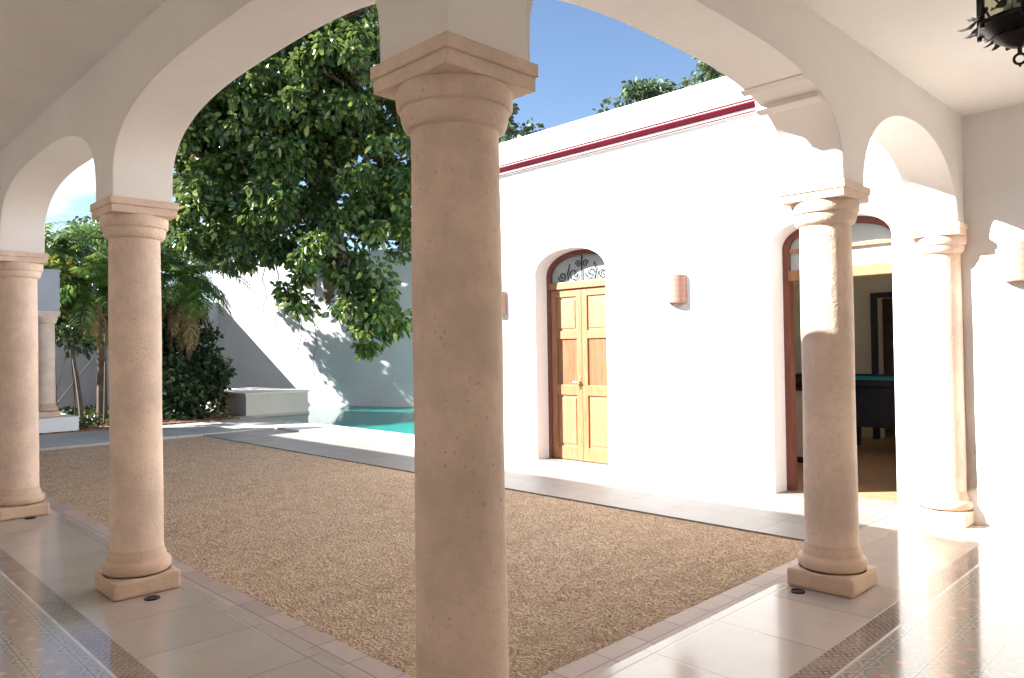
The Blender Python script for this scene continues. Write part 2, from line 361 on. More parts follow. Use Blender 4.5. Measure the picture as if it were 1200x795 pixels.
# ------------------------------------------------------------------ ground and floors
H = 2.477; XF = 5.38
POOL = [(6.3, 8.0), (12.735, 8.0), (9.37, 18.0), (7.9, 18.0), (7.9, 15.0), (6.3, 15.0)]
g = MB(); B = 150
g.add([(-B, -B, -.06), (B, -B, -.06), (B, B, -.06), (-B, B, -.06)] + [(x, y, -.06) for x, y in POOL],
      [(0, 1, 5, 4), (1, 2, 6, 5), (2, 3, 7, 6), (3, 8, 7), (3, 9, 8), (3, 0, 4, 9)]); g.build('ground', 'soil', kind='structure')
MB().box(.42, 3.97, .42, 11.9, -.058, -.012).build('courtyard_gravel', 'gravel', kind='structure')
k_ = MB(); k_.box(.26, .42, .26, 17, -.055, 0).box(.42, 3.97, .26, .42, -.055, 0); k_.build('kerb_strip', 'kerb', kind='structure')
s_ = MB(); s_.box(-.40, .26, -.40, 17, -.055, 0).box(.26, XF, -.40, .26, -.055, 0).box(3.97, XF, .26, .42, -.055, 0); s_.build('gallery_stone_strip', 'strip', kind='structure')
s_ = MB(); s_.box(-.53, -.40, -.53, 17, -.055, 0).box(-.40, XF, -.53, -.40, -.055, 0); s_.build('gallery_border_tiles', 'border', kind='structure')
s_ = MB(); s_.box(-.545, -.53, -.545, 17, -.055, 0).box(-.53, XF, -.545, -.53, -.055, 0); s_.build('gallery_tile_line', 'line', kind='structure')
s_ = MB(); s_.box(-2.8, -.545, -2.8, 17, -.055, 0).box(-.545, XF, -2.8, -.545, -.055, 0); s_.build('gallery_floor', 'tile', kind='structure')
MB().box(3.97, XF, .42, 11.9, -.055, .003).build('walkway', 'walk', kind='structure')
MB().box(.42, 6.3, 11.9, 14.25, -.055, .03).build('far_path', 'fpath', kind='structure')
MB().box(XF, 6.3, 7.05, 11.9, -.055, .036).box(6.3, 13, 7.05, 8.0, -.055, .036).box(7.9, 9.36, 18.0, 18.35, -.055, .031).box(7.84, 7.9, 15.0, 18.0, -.055, .031).box(6.3, 7.84, 15.0, 17.76, -.055, .031).box(5.75, 6.3, 14.25, 15.0, -.055, .031).build('pool_coping', 'coping', kind='structure')
pb = MB(); n = len(POOL)
pb.add([(x, y, -.057) for x, y in POOL] + [(x, y, -1.3) for x, y in POOL], [tuple(range(n, 2 * n))] + [(i, (i + 1) % n, n + (i + 1) % n, n + i) for i in range(n)])
pb.build('pool_basin', 'basin', kind='structure')
MB().add([(x, y, -.025) for x, y in POOL], [tuple(range(6))]).build('pool_water', 'water', kind='structure')

# ------------------------------------------------------------------ galleries
def A(a, b, rise=.50, st=.07, e=2.8, z=H): return arch_pts(a, b, z, st, rise, e)
lw = arched_wall('x', -.18, .18, -.18, 17.0, H, 3.88, [A(.18, 3.035), A(3.365, 6.245, .55), A(6.575, 9.45), A(9.78, 12.65), A(12.98, 15.86)], 'arcade_wall', 'arc',
    label='cream plastered arcade wall of the left gallery, running from the near corner column away past the garden', cat='arcade')
rw = arched_wall('y', -.18, .18, .18, XF, H, 3.88, [A(.19, 2.875), A(3.20, 5.19, .60, .02, 2.1)], 'arcade_wall', 'arc',
    label='cream plastered arcade wall of the right gallery, with one wide arch and one small arch ending at the white building', cat='arcade')
# moulded impost strings crossing the underside of the wide right arch
for x0, z0, x1, z1 in ((2.36, 3.018, 2.44, 3.0), (2.56, 2.945, 2.64, 2.925)):
    mb = MB(); mb.add([(x0, -.17, z0 + .03), (x1, -.17, z1 + .03), (x1, .21, z1 + .03), (x0, .21, z0 + .03), (x0 + .012, -.17, z0 - .028), (x1 - .012, -.17, z1 - .028), (x1 - .012, .21, z1 - .028), (x0 + .012, .21, z0 - .028)],
       [(0, 1, 2, 3), (7, 6, 5, 4), (0, 4, 5, 1), (1, 5, 6, 2), (2, 6, 7, 3), (3, 7, 4, 0)]); mb.build('moulding', 'arc', rw)
MB().box(-2.8, -.175, -2.8, 17, 3.38, 3.6).box(-.175, XF, -2.8, -.175, 3.38, 3.6).build('ceiling', 'ceil', kind='structure')
def gw(x0, x1, y0, y1, label): MB().box(x0, x1, y0, y1, -.05, 3.88).build('gallery_wall', 'gal', label=label, cat='wall')
gw(-3.1, -2.8, -3.1, 17, 'plain cream rear wall of the left gallery, behind the camera side')
gw(-2.8, XF, -3.1, -2.8, 'plain cream rear wall of the right gallery, facing its columns')
gw(-3.1, .18, 17, 17.3, 'plain cream end wall closing the left gallery at the garden')

def column(x, y, label, z0=0, h=H, name='stone_column', group='stone columns of the arcades', r=.152):
    t = empty(name, (x, y, z0), label=label, cat='column', group=group)
    w = .203
    MB().box(-w, w, -w, w, 0, .115, .022).build('plinth', 'base', t)
    pr = [(.196, .115)] + [(.178 + .024 * math.cos(a), .155 + .04 * math.sin(a)) for a in np.linspace(-PI / 2, PI / 2, 9)] + [(.176, .2), (.172, .205), (.172, .222), (.163, .24), (.157, .27)]
    MB().lathe(pr, 48).build('base', 'base', t)
    hs = h - .235
    sh = [(.156, .27)] + [(r + .004 * (1 - k / 10) + .0015 * math.sin(k * 1.1), .27 + (hs - .27) * k / 10) for k in range(1, 11)]
    MB().lathe(sh, 48, cap=False).build('shaft', 'col', t)
    c = MB(); cp = [(.150, hs - .004), (.1585, hs)] + [(.1585 + .027 * math.sin(a), hs + .062 * (1 - math.cos(a))) for a in np.linspace(.2, PI / 2, 8)] + [(.187, hs + .066), (.194, hs + .068), (.198, hs + .074), (.201, hs + .105), (.201, hs + .13), (.195, hs + .141)]
    c.lathe(cp, 48).build('echinus', 'col', t)
    a = MB(); a.box(-.198, .198, -.198, .198, h - .095, h - .047, .004); a.box(-.206, .206, -.206, .206, h - .047, h, .006)
    a.build('abacus', 'col', t)
    return t
column(0, 0, 'large foreground column at the corner where both arcades meet')
column(0, 3.2, 'second column of the left arcade, standing between the wide left arch and the small left arch')
column(0, 6.41, 'pink stone column at the far left edge of the picture')
column(3.036, 0, 'free column of the right arcade, sunlit on its upper half and standing before the big doorway')
column(5.365, 0, 'engaged sunlit column of the right arcade, built against the white wall')
for yy, o_n in ((9.61, 'fourth'), (12.81, 'fifth'), (16.0, 'sixth')): column(0, yy, o_n + ' column of the left arcade counted from the corner column')

# recessed floor spots beside the columns
for x, y, l in ((-.01, 2.91, 'small dark recessed floor spot in front of the second left column'), (.03, 6.16, 'small dark recessed floor spot before the leftmost column'), (2.76, .10, 'small dark recessed floor spot beside the plinth of the right free column')):
    t = empty('floor_spot', (x, y, 0), label=l, cat='floor light', group='recessed floor spots beside the columns')
    MB().lathe([(.026, .001), (.046, .001), (.046, .006), (.040, .009), (.030, .007), (.026, .001)], 24, cap=False).build('rim', 'iron', t)
    MB().lathe([(.029, .002), (.029, .0045)], 24).build('lens', 'ctop', t)

# ------------------------------------------------------------------ white building
WB = empty('white_building', (XF, 7.05, 0), label='bright white single-storey building across the walkway, with a maroon striped cornice', cat='building')
def ch(o): o.parent = WB; o.matrix_parent_inverse = Matrix.Translation((-XF, -7.05, 0)); return o
XB = 5.78
d1 = arch_pts(3.59, 4.75, .036, 2.40, .31, 2.1); d2 = arch_pts(.39, 1.52, .0, 2.46, .26, 2.2)
ch(arched_wall('x', XF, XB, -8, 7.05, -.05, 4.30, [d2, d1], 'wall', 'white'))
# thresholds under the doors
ch(MB().box(XF + .004, XB, .39, 1.52, -.05, .032).build('threshold', 'walk')); ch(MB().box(XF + .004, XB, 3.59, 4.75, -.05, .066).build('threshold', 'walk'))
ch(MB().box(XB, 12.0, 6.75, 7.05, -.05, 4.30).build('side_wall', 'white')); ch(MB().box(11.7, 12.0, -8, 6.75, -.05, 4.30).build('rear_wall', 'white')); ch(MB().box(XB, 11.7, -8, -7.7, -.05, 4.3).build('side_wall', 'white'))
ch(MB().box(XB, 6.3, -7.7, 6.75, 3.45, 3.65).box(7.6, 11.7, -7.7, 6.75, 3.45, 3.65).box(6.3, 7.6, -7.7, 1.0, 3.45, 3.65).box(6.3, 7.6, 2.3, 6.75, 3.45, 3.65).build('roof', 'ceil'))   # unseen roof opening, added to let sun in and brighten the room
# cornice: stepped white moulding with maroon and pink bands, sized in metres on the real wall
y0, y1 = .19, 7.05
ch(MB().box(XF - .035, XF - .001, y0, y1, 3.845, 3.99, .006).build('cornice', 'white'))
ch(MB().box(XF - .058, XF - .034, y0, y1, 3.888, 3.94, .006).build('maroon_band', 'red'))
ch(MB().box(XF - .046, XF - .034, y0, y1, 3.972, 3.986, .003).build('pink_band', 'pink')); ch(MB().box(XF - .046, XF - .034, y0, y1, 3.846, 3.860, .003).build('pink_band', 'pink'))
ch(MB().box(XF - .052, XF - .034, y0, y1, 3.941, 3.956, .003).build('pink_band', 'pink'))
# rooms
rm = MB(); rm.box(XB, 11.0, -1.2, 5.4, -.05, .03); ch(rm.build('room_floor', 'rfloor'))
rb = arched_wall('x', 10.5, 10.7, -1.2, 3.2, .03, 3.45, [[(1.0, .03), (1.0, 2.2), (2.32, 2.2), (2.32, .03)]], 'room_wall', 'rwall'); ch(rb)
ch(MB().box(XB, 10.5, 3.2, 3.32, .03, 3.45).build('room_wall', 'rwall')); ch(MB().box(XB, 10.7, -1.32, -1.2, .03, 3.45).build('room_wall', 'rwall'))
ch(MB().box(10.42, 10.5, .92, 1.0, .03, 2.28).box(10.42, 10.5, 2.32, 2.4, .03, 2.28).box(10.42, 10.5, 1.0, 2.32, 2.2, 2.28).build('inner_door_frame', 'navy'))
ch(MB().box(11.4, 11.5, -1.2, 3.2, .03, 3.4).build('hall_wall', 'hall'))

# small double door
XD = XF + .22
dr = ch(empty('double_door', (0, 0, 0))); dr.matrix_parent_inverse = Matrix.Translation((-XF, -7.05, 0))
fr = MB(); yl, yr = 3.592, 4.748
fr.box(XD, XD + .09, yl, yl + .06, .066, 2.44).box(XD, XD + .09, yr - .06, yr, .066, 2.44)
arc = arch_pts(yl, yr, .036, 2.40, .308, 2.1)[1:-1]
ins = arch_pts(yl + .06, yr - .06, .036, 2.40, .25, 2.1)[1:-1]
for i in range(len(arc) - 1):
    a, b, c, d = arc[i], arc[i + 1], ins[i + 1], ins[i]
    fr.add([(XD, a[0], a[1]), (XD, b[0], b[1]), (XD, c[0], c[1]), (XD, d[0], d[1]), (XD + .09, a[0], a[1]), (XD + .09, b[0], b[1]), (XD + .09, c[0], c[1]), (XD + .09, d[0], d[1])], [(0, 1, 2, 3), (7, 6, 5, 4), (3, 2, 6, 7), (0, 4, 5, 1)])
fr.build('door_frame', 'dkwood', dr)
MB().box(XD - .015, XD + .08, yl + .06, yr - .06, 2.26, 2.35, .006).build('transom_bar', 'wood', dr)
gp = MB(); gp.add([(XD + .05, y, z) for y, z in ins] + [(XD + .05, yr - .06, 2.35), (XD + .05, yl + .06, 2.35)], [tuple(range(len(ins) + 2))]); 
gl = gp.build('fanlight', 'tglass', dr)
sc = MB()
def spiral(cy, cz, r0, s, turns=1.35, ph=0, n=26): return [(XD + .035, cy + s * r0 * (1 - .8 * i / n) * math.cos(ph + turns * 2 * PI * i / n), cz + r0 * (1 - .8 * i / n) * math.sin(ph + turns * 2 * PI * i / n)) for i in range(n + 1)]
for s in (-1, 1):
    sc.tube(spiral(4.17 + s * .14, 2.45, .085, s, ph=PI), .007, 5); sc.tube(spiral(4.17 + s * .33, 2.43, .07, -s, ph=PI), .007, 5); sc.tube(spiral(4.17 + s * .06, 2.57, .05, s, ph=0), .006, 5)
    sc.tube([(XD + .035, 4.17 + s * .22, 2.35), (XD + .035, 4.17 + s * .24, 2.46), (XD + .035, 4.17 + s * .2, 2.58)], .007, 5)
sc.tube([(XD + .035, 4.17, 2.35), (XD + .035, 4.17, 2.68)], .008, 5); sc.build('scrollwork', 'iron', dr)
ym = (yl + yr) / 2
for s, (a, b) in ((0, (yl + .062, ym - .002)), (1, (ym + .002, yr - .062))):
    lf = MB(); x0, x1 = XD + .012, XD + .052
    lf.box(x0, x1, a, a + .085, .075, 2.255, .004).box(x0, x1, b - .085, b, .075, 2.255, .004)
    for z0, z1 in ((.075, .24), (.90, 1.03), (1.62, 1.72), (2.16, 2.255)): lf.box(x0 + .001, x1 - .001, a + .083, b - .083, z0, z1, .003)
    lo = lf.build('door_leaf', 'wood', dr)
    for z0, z1 in ((.24, .90), (1.72, 2.16)):
        pn = MB(); pn.box(x0 + .018, x1 - .006, a + .083, b - .083, z0, z1); pn.box(x0 + .010, x0 + .019, a + .115, b - .115, z0 + .035, z1 - .035, .006)
        pn.build('raised_panel', 'woodl', lo)
    MB().box(x0 + .02, x1 - .01, a + .083, b - .083, 1.03, 1.62).build('shutter_panel', 'woodp', lo)
hd = MB(); hd.box(XD + .004, XD + .013, ym + .02, ym + .05, .98, 1.14, .003); hd.tube([(XD + .005, ym + .035, 1.07), (XD - .035, ym + .035, 1.07), (XD - .04, ym + .11, 1.07)], .008, 6); hd.build('door_handle', 'brass', dr)

# big doorway with an arched glazed transom
XG = XF + .25
bd = ch(empty('doorway', (0, 0, 0))); bd.matrix_parent_inverse = Matrix.Translation((-XF, -7.05, 0))
fr = MB(); yl, yr = .392, 1.518
fr.box(XG, XG + .1, yl, yl + .065, .032, 2.46).box(XG, XG + .1, yr - .065, yr, .032, 2.46)
arc = arch_pts(yl, yr, .0, 2.46, .258, 2.2)[1:-1]; ins = arch_pts(yl + .065, yr - .065, .0, 2.46, .195, 2.2)[1:-1]
for i in range(len(arc) - 1):
    a, b, c, d = arc[i], arc[i + 1], ins[i + 1], ins[i]
    fr.add([(XG, a[0], a[1]), (XG, b[0], b[1]), (XG, c[0], c[1]), (XG, d[0], d[1]), (XG + .1, a[0], a[1]), (XG + .1, b[0], b[1]), (XG + .1, c[0], c[1]), (XG + .1, d[0], d[1])], [(0, 1, 2, 3), (7, 6, 5, 4), (3, 2, 6, 7), (0, 4, 5, 1)])
fr.build('door_frame', 'dkwood', bd)
MB().box(XG - .02, XG + .09, yl + .065, yr - .065, 2.14, 2.245, .006).build('transom_bar', 'wood', bd)
MB().box(XG + .01, XG + .06, yl + .065, yr - .065, 2.425, 2.46, .004).box(XG + .02, XG + .06, .94, .97, 2.46, 2.65, .004).build('glazing_bar', 'woodl', bd)
MB().add([(XG + .045, y, z) for y, z in ins] + [(XG + .045, yr - .065, 2.245), (XG + .045, yl + .065, 2.245)], [tuple(range(len(ins) + 2))]).build('transom_glass', 'tglass', bd)
# leaf folded inward against the left jamb
lf = MB(); lf.box(XB + .03, XB + .07, yr + .02, yr + .56, .05, 2.14, .004); lo = lf.build('door_leaf', 'dkwood', bd)
for z in (.25, 1.2, 2.0): MB().box(XB + .005, XB + .03, yr + .0, yr + .03, z - .05, z + .05, .002).build('hinge', 'brass', lo)

# furniture seen through the big doorway
kc = empty('kitchen_counter', (7.4, 2.6, .03), label='beige kitchen counter with dark stone top seen through the big doorway', cat='counter')
MB().box(.04, .62, -.55, .58, .0, .08).build('kick_board', 'navy', kc)
MB().box(0, .64, -.57, .58, .08, .90, .004).build('cabinet', 'kitch', kc)
MB().box(-.03, .66, -.60, .59, .90, .945, .004).build('countertop', 'ctop', kc)
for a in (-.55, -.175, .2): MB().box(-.018, -.001, a, a + .355, .11, .87, .004).build('cabinet_door', 'kitch', kc); MB().tube([(-.02, a + .3, .72), (-.045, a + .3, .70), (-.045, a + .3, .60), (-.02, a + .3, .58)], .006, 6).build('cabinet_handle', 'brass', kc)
sv = empty('stove_top', (7.75, 2.35, .975), label='low black cooking appliance standing on the kitchen counter', cat='appliance')
MB().box(-.2, .2, -.28, .3, 0, .16, .02).build('body', 'ctop', sv); MB().box(-.21, -.201, -.24, .26, .04, .12).build('front_panel', 'navy', sv)
tb = empty('games_table', (9.2, 1.65, .03), label='dark table with a bright teal cloth top inside the room', cat='table')
MB().box(-.45, .45, -.85, .75, .97, 1.0, .005).build('cloth_top', 'felt', tb)
MB().box(-.5, .5, -.9, -.85, .90, 1.03, .008).box(-.5, .5, .75, .8, .90, 1.03, .008).box(-.5, -.45, -.85, .75, .90, .985, .008).box(.45, .5, -.85, .75, .90, 1.03, .008).build('rail', 'navy', tb)
MB().box(-.44, .44, -.82, .72, .35, .895, .01).build('cabinet', 'navy', tb)
for a in (-.4, .4):
    for b in (-.78, .68): MB().box(a - .05, a + .05, b - .05, b + .05, 0, .35, .006).build('leg', 'navy', tb)

# wall sconces
def sconce(y, label):
    t = empty('wall_sconce', (XF, y, 2.12), label=label, cat='wall lamp', group='ribbed terracotta wall sconces on the white facade')
    mb = MB(); pr = [(.112, -.145), (.118, -.14), (.118, .155), (.113, .16), (.098, .16), (.098, -.145), (.112, -.145)]
    mb.lathe(pr, 28, a0=PI / 2, a1=3 * PI / 2, cap=False); mb.build('shade', 'terra', t)
    MB().box(-.02, -.001, -.05, .05, -.08, .08).box(-.07, -.02, -.012, .012, -.01, .012).build('bracket', 'iron', t)
    MB().lathe([(.0, -.02), (.02, -.015), (.028, .02), (.02, .05), (0, .06)], 12, cx=-.075).build('bulb', 'tglass', t)
sconce(2.60, 'terracotta wall sconce in the sun between the wooden double door and the big doorway')
sconce(-.575, 'terracotta wall sconce at the right edge, under the gallery ceiling')
sconce(5.40, 'terracotta wall sconce half hidden by the big corner column, left of the wooden double door')

# ------------------------------------------------------------------ lantern
LP = empty('hanging_lantern', (1.295, -1.385, 0), .3, label='black wrought-iron lantern hanging from the gallery ceiling', cat='lantern')
zb = 2.565
f_ = MB(); rr = .125
for k in range(6):
    a = k * PI / 3; c, s = math.cos(a), math.sin(a)
    f_.tube([(rr * c, rr * s, zb - .02), (rr * c, rr * s, zb + .36)], .008, 6)
for z in (zb, zb + .355): f_.tube([(rr * math.cos(k * PI / 3), rr * math.sin(k * PI / 3), z) for k in range(7)], .009, 6)
for k in range(6):
    a = k * PI / 3; b = a + PI / 3; A_, B_ = Vector((rr * math.cos(a), rr * math.sin(a), 0)), Vector((rr * math.cos(b), rr * math.sin(b), 0)); m_ = (A_ + B_) / 2
    f_.tube([A_ + Vector((0, 0, zb + .12)), m_ + Vector((0, 0, zb + .03)), B_ + Vector((0, 0, zb + .12))], .005, 5)
f_.build('frame', 'iron', LP)
for k in range(6):
    a = k * PI / 3; b = a + PI / 3; q = rr * .985
    MB().add([(q * math.cos(a), q * math.sin(a), zb), (q * math.cos(b), q * math.sin(b), zb), (q * math.cos(b), q * math.sin(b), zb + .35), (q * math.cos(a), q * math.sin(a), zb + .35)], [(0, 1, 2, 3)]).build('pane', 'lglass', LP)
def leaf3(mb, base, d, up_, L_, w, curl):
    base, d, up_ = Vector(base), Vector(d).normalized(), Vector(up_).normalized(); sd = d.cross(up_).normalized(); vs = []; n_ = 6
    for i in range(n_ + 1):
        t_ = i / n_; p = base + d * (L_ * math.sin(t_ * curl) / curl) + up_ * (L_ * (1 - math.cos(t_ * curl)) / curl); ww = w * math.sin(PI * min(.97, .12 + .86 * t_)) * (1 + .18 * math.sin(t_ * 17))
        vs += [p - sd * ww, p + up_ * .006, p + sd * ww]
    fs = []
    for i in range(n_): fs += [(3 * i, 3 * i + 1, 3 * i + 4, 3 * i + 3), (3 * i + 1, 3 * i + 2, 3 * i + 5, 3 * i + 4)]
    mb.add(vs, fs, True)
bw = MB(); bw.lathe([(.006, zb - .085), (.02, zb - .082), (.045, zb - .068), (.075, zb - .045), (.10, zb - .018), (.118, zb + .0), (.118, zb + .01)], 24); bw.build('bowl', 'iron', LP)
lv = MB()
for k in range(12):
    a = k * PI / 6; c, s = math.cos(a), math.sin(a)
    leaf3(lv, (.11 * c, .11 * s, zb + .05), (c * .25, s * .25, -1), (c, s, .2), .085, .022, 1.6)
    leaf3(lv, (.06 * math.cos(a + .26), .06 * math.sin(a + .26), zb - .02), (math.cos(a + .26) * .3, math.sin(a + .26) * .3, -1), (math.cos(a + .26), math.sin(a + .26), .1), .055, .016, 1.3)
for k in range(6):
    a = k * PI / 3; c, s = math.cos(a), math.sin(a)
    leaf3(lv, (.122 * c, .122 * s, zb + .02), (c * .5, s * .5, -1), (c, s, .5), .045, .016, 2.0)
lv.build('leaf_ornament', 'iron', LP)
fn = MB(); fn.tube([(0, 0, zb - .08), (0, 0, zb - .105)], .007, 8); fn.tube([(.0, .017 * math.cos(a), zb - .122 + .017 * math.sin(a)) for a in np.linspace(0, 2 * PI, 17)], .0045, 6)
fn.lathe([(0, zb - .15), (.005, zb - .146), (0, zb - .14)], 8); fn.build('finial', 'iron', LP)
rf = MB(); rf.lathe([(.14, zb + .36), (.145, zb + .37), (.10, zb + .42), (.05, zb + .47), (.02, zb + .50), (.008, zb + .53)], 6); rf.build('roof', 'iron', LP)
cn = MB()
for i in range(7):
    zc = zb + .545 + i * .038
    cn.tube([((.010 * math.cos(a)) * (i % 2), (.010 * math.cos(a)) * (1 - i % 2), zc + .022 * math.sin(a)) for a in np.linspace(0, 2 * PI, 13)], .003, 5)
cn.build('chain', 'iron', LP)
MB().lathe([(.05, 3.379), (.05, 3.37), (.02, 3.345), (0, 3.34)], 20).build('ceiling_rose', 'iron', LP)
for k in range(3):
    a = k * 2 * PI / 3; MB().lathe([(.011, zb + .01), (.011, zb + .12), (.004, zb + .13)], 10, cx=.04 * math.cos(a), cy=.04 * math.sin(a)).build('candle', 'tglass', LP)

# ------------------------------------------------------------------ far garden: walls, box, pavilion
def oblique(p, q, th, z0, z1, name, mat, **k):
    p, q = Vector(p), Vector(q); d = (q - p).normalized(); n_ = Vector((d.y, -d.x)) * th
    MB().poly([p[:], q[:], (q + n_)[:], (p + n_)[:]], z0, z1).build(name, mat, **k)
MBp = MB()
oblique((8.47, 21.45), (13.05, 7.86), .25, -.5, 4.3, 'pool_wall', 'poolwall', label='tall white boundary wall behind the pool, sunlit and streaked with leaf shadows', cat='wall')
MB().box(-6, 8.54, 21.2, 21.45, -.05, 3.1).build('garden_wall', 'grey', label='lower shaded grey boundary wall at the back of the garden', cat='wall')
bx = empty('poolside_bench', (6.26, 15.02, .0), label='low plastered box bench beside the end of the pool', cat='bench')
MB().box(0, 1.62, 0, 2.7, -.05, .50, .01).build('bench_block', 'box', bx); MB().box(-.03, 1.66, -.03, 2.73, .501, .555, .01).build('bench_slab', 'coping', bx)
# garden bed soil
MB().box(.42, 5.75, 14.25, 21.2, -.055, .06).box(5.75, 6.3, 15.0, 18.35, -.055, .026).box(6.3, 7.84, 17.76, 18.35, -.055, .026).box(5.75, 8.55, 18.35, 21.2, -.055, .028).build('garden_soil', 'soil', kind='structure')
# small pavilion arcade at the far end of the left gallery
pv = empty('garden_pavilion', (1.3, 14.6, 0), label='small bluish white pavilion arch on a low white platform at the far left', cat='pavilion')
def cp(o): o.parent = pv; o.matrix_parent_inverse = Matrix.Translation((-1.3, -14.6, 0)); return o
cp(MB().box(.44, 2.55, 14.27, 16.2, -.05, .33, .01).build('platform', 'white'))
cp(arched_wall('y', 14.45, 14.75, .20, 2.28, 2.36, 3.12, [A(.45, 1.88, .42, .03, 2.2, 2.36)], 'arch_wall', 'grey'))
cp(MB().box(.2, 2.3, 14.43, 14.77, 3.121, 3.16).build('coping', 'grey'))
column(2.08, 14.62, 'slim pale column of the far pavilion, standing on the low white platform', .33, 2.03, name='pavilion_column', group='pavilion columns')

# ------------------------------------------------------------------ vegetation
def leaves(centers, dirs, L_, W_, fold=.25):
    """numpy leaf mesh: folded six-point leaves at the given points"""
    N = len(centers); d = dirs / np.linalg.norm(dirs, axis=1, keepdims=True)
    ref = rng.normal(size=(N, 3)); s = np.cross(d, ref); s /= np.linalg.norm(s, axis=1, keepdims=True); nn = np.cross(s, d)
    L_ = L_ * rng.uniform(.6, 1.25, (N, 1)); W_ = W_ * rng.uniform(.7, 1.2, (N, 1))
    c = centers; dr = -.25 * L_ * np.array([[0, 0, 1.]])
    P = np.stack([c, c + d * L_ * .35 + s * W_ + nn * fold * W_, c + d * L_ * .75 + s * W_ * .75 + nn * fold * W_ + dr * .5, c + d * L_ + dr, c + d * L_ * .75 - s * W_ * .75 + nn * fold * W_ + dr * .5, c + d * L_ * .35 - s * W_ + nn * fold * W_], 1).reshape(-1, 3)
    b = np.arange(N)[:, None] * 6
    F = np.concatenate([b + np.array([[0, 1, 2, 3]]), b + np.array([[0, 3, 4, 5]])], 0)
    return P, F
def mesh_np(name, P, F, mat, parent=None, smooth=False, **k):
    me = bpy.data.meshes.new(name); me.vertices.add(len(P)); me.vertices.foreach_set('co', np.ascontiguousarray(P, dtype=np.float32).ravel())
    n_ = F.shape[1]; me.loops.add(F.size); me.loops.foreach_set('vertex_index', F.astype(np.int32).ravel()); me.polygons.add(len(F))
    me.polygons.foreach_set('loop_start', np.arange(0, F.size, n_, dtype=np.int32)); me.polygons.foreach_set('loop_total', np.full(len(F), n_, dtype=np.int32)); me.update(calc_edges=True); me.validate()
    return link(name, me, mat, parent, smooth=smooth, **k)
def clumps(lobes, per_m3, cr, leaf_n):
    """clump centres inside the lobes, weighted towards their skins, then leaves round each clump"""
    cen = []
    for x, y, z, r in lobes:
        n_ = max(4, int(per_m3 * r ** 2.4))
        d = rng.normal(size=(n_, 3)); d /= np.linalg.norm(d, axis=1, keepdims=True)
        cen.append(np.array([[x, y, z]]) + d * r * rng.uniform(.25, 1.02, (n_, 1)) ** .6 * np.array([[1, 1, .9]]))
    cen = np.concatenate(cen); pts = []; dirs = []
    for c in cen:
        k = int(leaf_n * rng.uniform(.5, 1.4)); rad = cr * rng.uniform(.55, 1.3)
        d = rng.normal(size=(k, 3)); d /= np.linalg.norm(d, axis=1, keepdims=True); p = c + d * rad * rng.uniform(.2, 1, (k, 1)) * np.array([[1, 1, .75]])
        pts.append(p); dirs.append(d + rng.normal(size=(k, 3)) * .5 + np.array([[0, 0, -.35]]))
    return cen, np.concatenate(pts), np.concatenate(dirs)
def tree(name, base, trunk, r0, lobes, per, cr, ln, LL, LW, mat, label, cat='tree', group=None, twigs=.5):
    t = empty(name, base, label=label, cat=cat, group=group); bv = Vector(base)
    cen, P, D = clumps(lobes, per, cr, ln); P, F = leaves(P, D, LL, LW)
    mesh_np('crown', P - np.array(base)[None], F, mat, t)
    tr = MB(); top = Vector(trunk[-1]) - bv
    pts = [Vector(p) - bv for p in trunk]; tr.tube(pts, [r0 * (1 - .55 * i / (len(pts) - 1)) for i in range(len(pts))], 12)
    for x, y, z, r in lobes:
        c = Vector((x, y, z)) - bv; m_ = top.lerp(c, .5) + Vector((random.uniform(-.2, .2), random.uniform(-.2, .2), -.25 + random.uniform(-.15, .3)))
        tr.tube([top, top.lerp(m_, .5) + Vector((0, 0, .08)), m_, c], [r0 * .42, r0 * .33, r0 * .24, r0 * .1], 8)
    for c in cen[::max(1, int(1 / twigs))]:
        k = min(lobes, key=lambda q: (Vector(q[:3]) - Vector(c)).length); a = Vector(k[:3]) - bv; b = Vector(c) - bv
        tr.tube([a, a.lerp(b, .5) + Vector((0, 0, random.uniform(-.12, .12))), b], [.035, .022, .01], 5)
    tr.build('trunk', 'bark', t); return t, cen
main_lobes = [(6.69, 13.58, 6.59, 2.0), (5.51, 14.03, 6.84, 1.5), (5.18, 14.4, 5.06, 1.1), (7.8, 12.47, 7.34, 1.7), (7.92, 11.69, 5.19, 1.3), (6.44, 13.16, 4.56, 1.25), (7.04, 11.89, 3.55, .95), (7.19, 11.49, 2.35, .6), (6.35, 12.58, 2.9, .45), (6.15, 14.08, 8.34, 1.4), (7.94, 12.3, 9.27, 1.5), (4.83, 14.49, 3.9, .45), (9.0, 12.2, 7.6, 1.0), (7.3, 13.6, 8.6, 1.5), (8.0, 11.2, 3.9, .7), (7.2, 17.9, 5.8, 1.2), (7.6, 17.4, 4.5, .9), (6.6, 18.3, 4.2, .8), (7.6, 18.4, 5.0, .9), (7.0, 17.9, 7.2, 1.0), (5.0, 14.6, 5.9, 1.2), (4.9, 14.9, 7.2, 1.2), (8.35, 11.5, 4.6, .9), (7.45, 11.5, 1.85, .4), (6.9, 11.7, 2.7, .5), (7.65, 11.6, 2.8, .5), (7.9, 11.5, 2.1, .3), (5.6, 14.2, 4.2, .8)]  # rear lobes towards the garden wall are added to shade the pool wall
bt, cen = tree('broadleaf_tree', (10.2, 17.6, -.06), [(10.2, 17.6, -.06), (10.1, 17.4, 2), (9.6, 16.8, 4.2), (8.6, 15.6, 5.3)], .34, main_lobes, 17, .34, 112, .155, .052, 'leaf',
    'huge dark green broadleaf tree overhanging the pool wall, with glossy leaves and dangling low branches')
